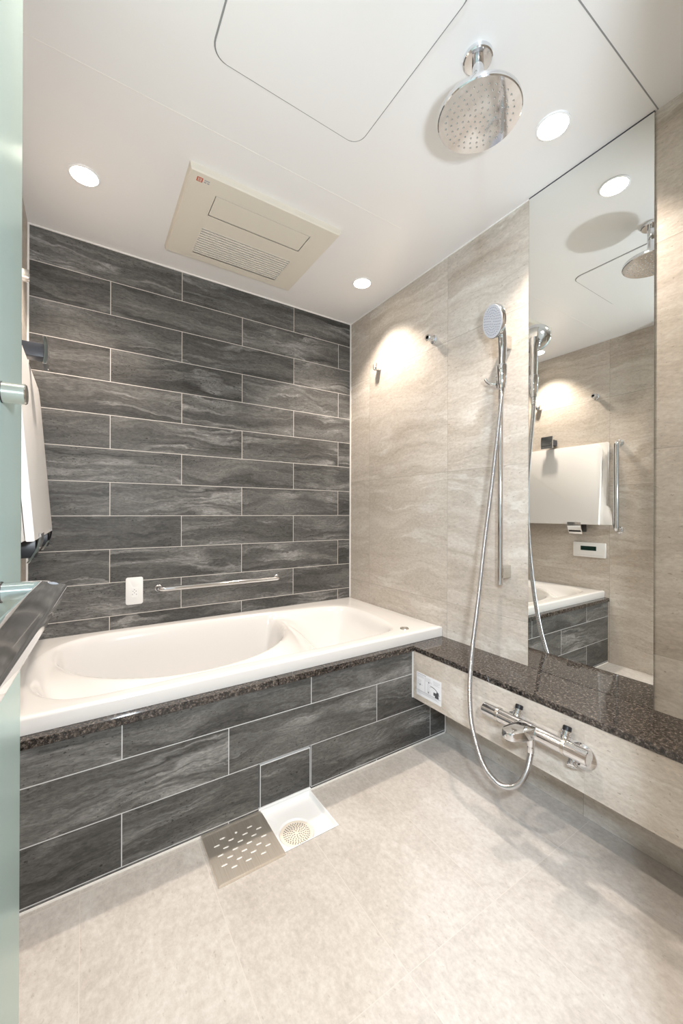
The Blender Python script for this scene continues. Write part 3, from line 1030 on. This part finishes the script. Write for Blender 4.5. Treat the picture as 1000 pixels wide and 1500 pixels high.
# folded edges: short drops at front and sides, a sloping strip at the back against the tiles
bm.prism([(kx0, ky1 - .0005, kz), (kx0, ky1 + .018, kz - .0035), (kx0, ky1 + .018, kz - .005), (kx0, ky1 - .0005, kz - .0014)], (kx1 - kx0, 0, 0))
bm.box((kx0, ky0 - .0008, 0), (kx1, ky0 + .0006, kz - .0002))
bm.box((kx0 - .0008, ky0, 0), (kx0 + .0006, ky1, kz - .0002))
bm.box((kx1 - .0006, ky0, 0), (kx1 + .0008, ky1, kz - .0002))
bm.build('slotted_plate', 'steel', cv_)
MB().box((kx0 + .004, ky0 + .004, 0), (kx1 - .004, ky1 - .004, kz - .0020)).build('added_slot_backing', 'pure_white', cv_)  # white sheet added under the slots, standing in for light reflected there

# ================================================================== LEFT WALL: TUB LIDS ON HOOKS
def lid(name, xt, xb, th, y0, y1, z0, z1, r_near, r_far, label, flip=None):
    """leaning board: outline in (y, z), sheared in x from xb at the bottom to xt at the top"""
    def X(z): return xb + (xt - xb) * (z - z0) / (z1 - z0)
    out = [(y1, z0), ]
    for k in range(9):
        a = math.radians(90 * k / 8)
        out.append((y1 - r_far + r_far * math.cos(a), z1 - r_far + r_far * math.sin(a)))
    for k in range(9):
        a = math.radians(90 + 90 * k / 8)
        out.append((y0 + r_near + r_near * math.cos(a), z1 - r_near + r_near * math.sin(a)))
    if flip:
        # quarter-round bulge at the near bottom corner
        for k in range(9):
            a = math.radians(90 * k / 8)
            out.append((y0 - flip[0] * math.sin(a), z0 + flip[1] * math.cos(a)))
    else:
        out.append((y0, z0))
    b = MB()
    b.prism([(X(z), y, z) for y, z in out], (-th, 0, 0), .004, 3)
    o = b.build(name, 'lid')
    return tag(o, label, 'bath cover', 'white bath covers on the left wall')


lid('bath_cover', -1.5365, -1.493, .019, -.757, -.072, .925, 1.475, .055, .05, 'front white bath cover with a rounded corner hanging on the left wall')
lid('bath_cover', -1.5575, -1.514, .019, -.785, -.075, .925, 1.480, .006, .05, 'rear white bath cover hanging against the left wall, bulging at the lower corner', flip=(.045, .13))


def chrome_plate(b, x, y, z0, z1, wd, curve, th=.006, sgn=1):
    sec = []
    n = 8
    for k in range(n + 1):
        s = k / n
        z = z0 + (z1 - z0) * s
        sec.append((x + curve(s), z))
    pts = [(a, y - wd / 2, z) for a, z in sec] + [(a - th, y - wd / 2, z) for a, z in reversed(sec)]
    b.prism(pts, (0, wd, 0), .001, 1)


tc = thing('cover_holder', (-W, -.405, 1.53), 'dark upper holder with a chrome front plate above the white bath covers', 'holder', 'bath cover holders')
MB().box((-W, -.432, 1.502), (-1.494, -.378, 1.546), .002, 2).build('arm', 'dark_grey', tc)
b = MB(); chrome_plate(b, -1.490, -.405, 1.478, 1.566, .086, lambda s: .004 * math.sin(PI * s) , .010)
b.build('front_plate', 'chrome', tc)
for yy, labl in ((-.600, 'lower chrome-fronted hook nearer the glass door, carrying the white bath covers'), (-.150, 'lower chrome-fronted hook nearer the back wall, carrying the white bath covers')):
    bh = thing('cover_hook', (-W, yy, .90), labl, 'holder', 'bath cover holders')
    MB().box((-W, yy - .040, .872), (-1.500, yy + .040, .9245), .002, 2).build('arm', 'black', bh)
    b = MB(); chrome_plate(b, -1.515, yy, .858, .940, .090, lambda s: .028 * math.sin(PI / 2 * min(1, s * 1.15)), .006)
    b.build('front_plate', 'chrome', bh)

# bath controller
rc = thing('bath_controller', (-W, -.66, .747), 'white bath control panel with a dark display on the left wall', 'control panel')
MB().prism([(-W, y, z) for y, z in rrect(-.766, .697, -.556, .798, .006, 4)], (.014, 0, 0), .002, 2).build('casing', 'white', rc)
MB().box((-W + .0138, -.709, .743), (-W + .0147, -.607, .773)).build('display', 'lcd', rc)
MB().box((-W + .0138, -.752, .710), (-W + .0145, -.570, .7108)).build('flap_line', 'ink_soft', rc)

# ================================================================== GLASS DOOR (open, at the left)
tv = Vector((.0593, .9982, 0)).normalized(); nv2 = Vector((.9982, -.0593, 0)).normalized()
E = Vector((-1.4743, -1.2040, 0))
Hg = E - tv * .720
dr = struct(thing('door_1', (Hg.x, Hg.y, 0), '', 'door'), 'open frosted green glass door with a chrome handle at the left', 'door')
bm = MB()
bm.prism([E, Hg, Hg - nv2 * .008, E - nv2 * .008], (0, 0, 2.07), .0008, 1)
bmesh.ops.translate(bm.bm, verts=bm.bm.verts, vec=(0, 0, .012))
bm.build('glass_pane', 'frosted', dr)
B0 = E - tv * .130
# flat bar handle on a bent round post
Z = .892
post = [B0 + Vector((0, 0, Z))]
for k in range(7):
    a = PI / 2 * k / 6
    post.append(B0 + nv2 * (.036 + .022 * math.sin(a)) - tv * (.022 - .022 * math.cos(a)) + Vector((0, 0, Z)))
hd = MB().tube(post, .0128, 24).build('handle', 'chrome', dr)
ca, sa = math.cos(math.radians(14)), math.sin(math.radians(14))
sec = [(x * ca - y * sa, x * sa + y * ca) for x, y in rrect(-.0165, -.0110, .0165, .0110, .003, 3)]
MB().tube([post[-1] + tv * .008, post[-1] + tv * .006, post[-1] - tv * .46], .014, section=sec).build('handle_bar', 'chrome', hd)
MB().lathe(B0 + Vector((0, 0, Z)), nv2, [(0, .0145), (.0018, .0145), (.0018, .0128)], 24).build('post_gasket', 'black', hd)
post2 = [p - tv * .42 for p in (post[0], post[0] + nv2 * .05)]
MB().tube(post2, .0128, 24).build('rear_post', 'chrome', hd)
kb = MB().lathe(B0 + Vector((0, 0, 1.164)), nv2, [(.0015, .0132), (.0016, .0140), (.026, .0140), (.0275, .0128)], 28)
kn = kb.build('knob', 'satin', dr)
MB().lathe(B0 + Vector((0, 0, 1.164)), nv2, [(0, .0145), (.0015, .0145)], 24).build('knob_gasket', 'black', kn)
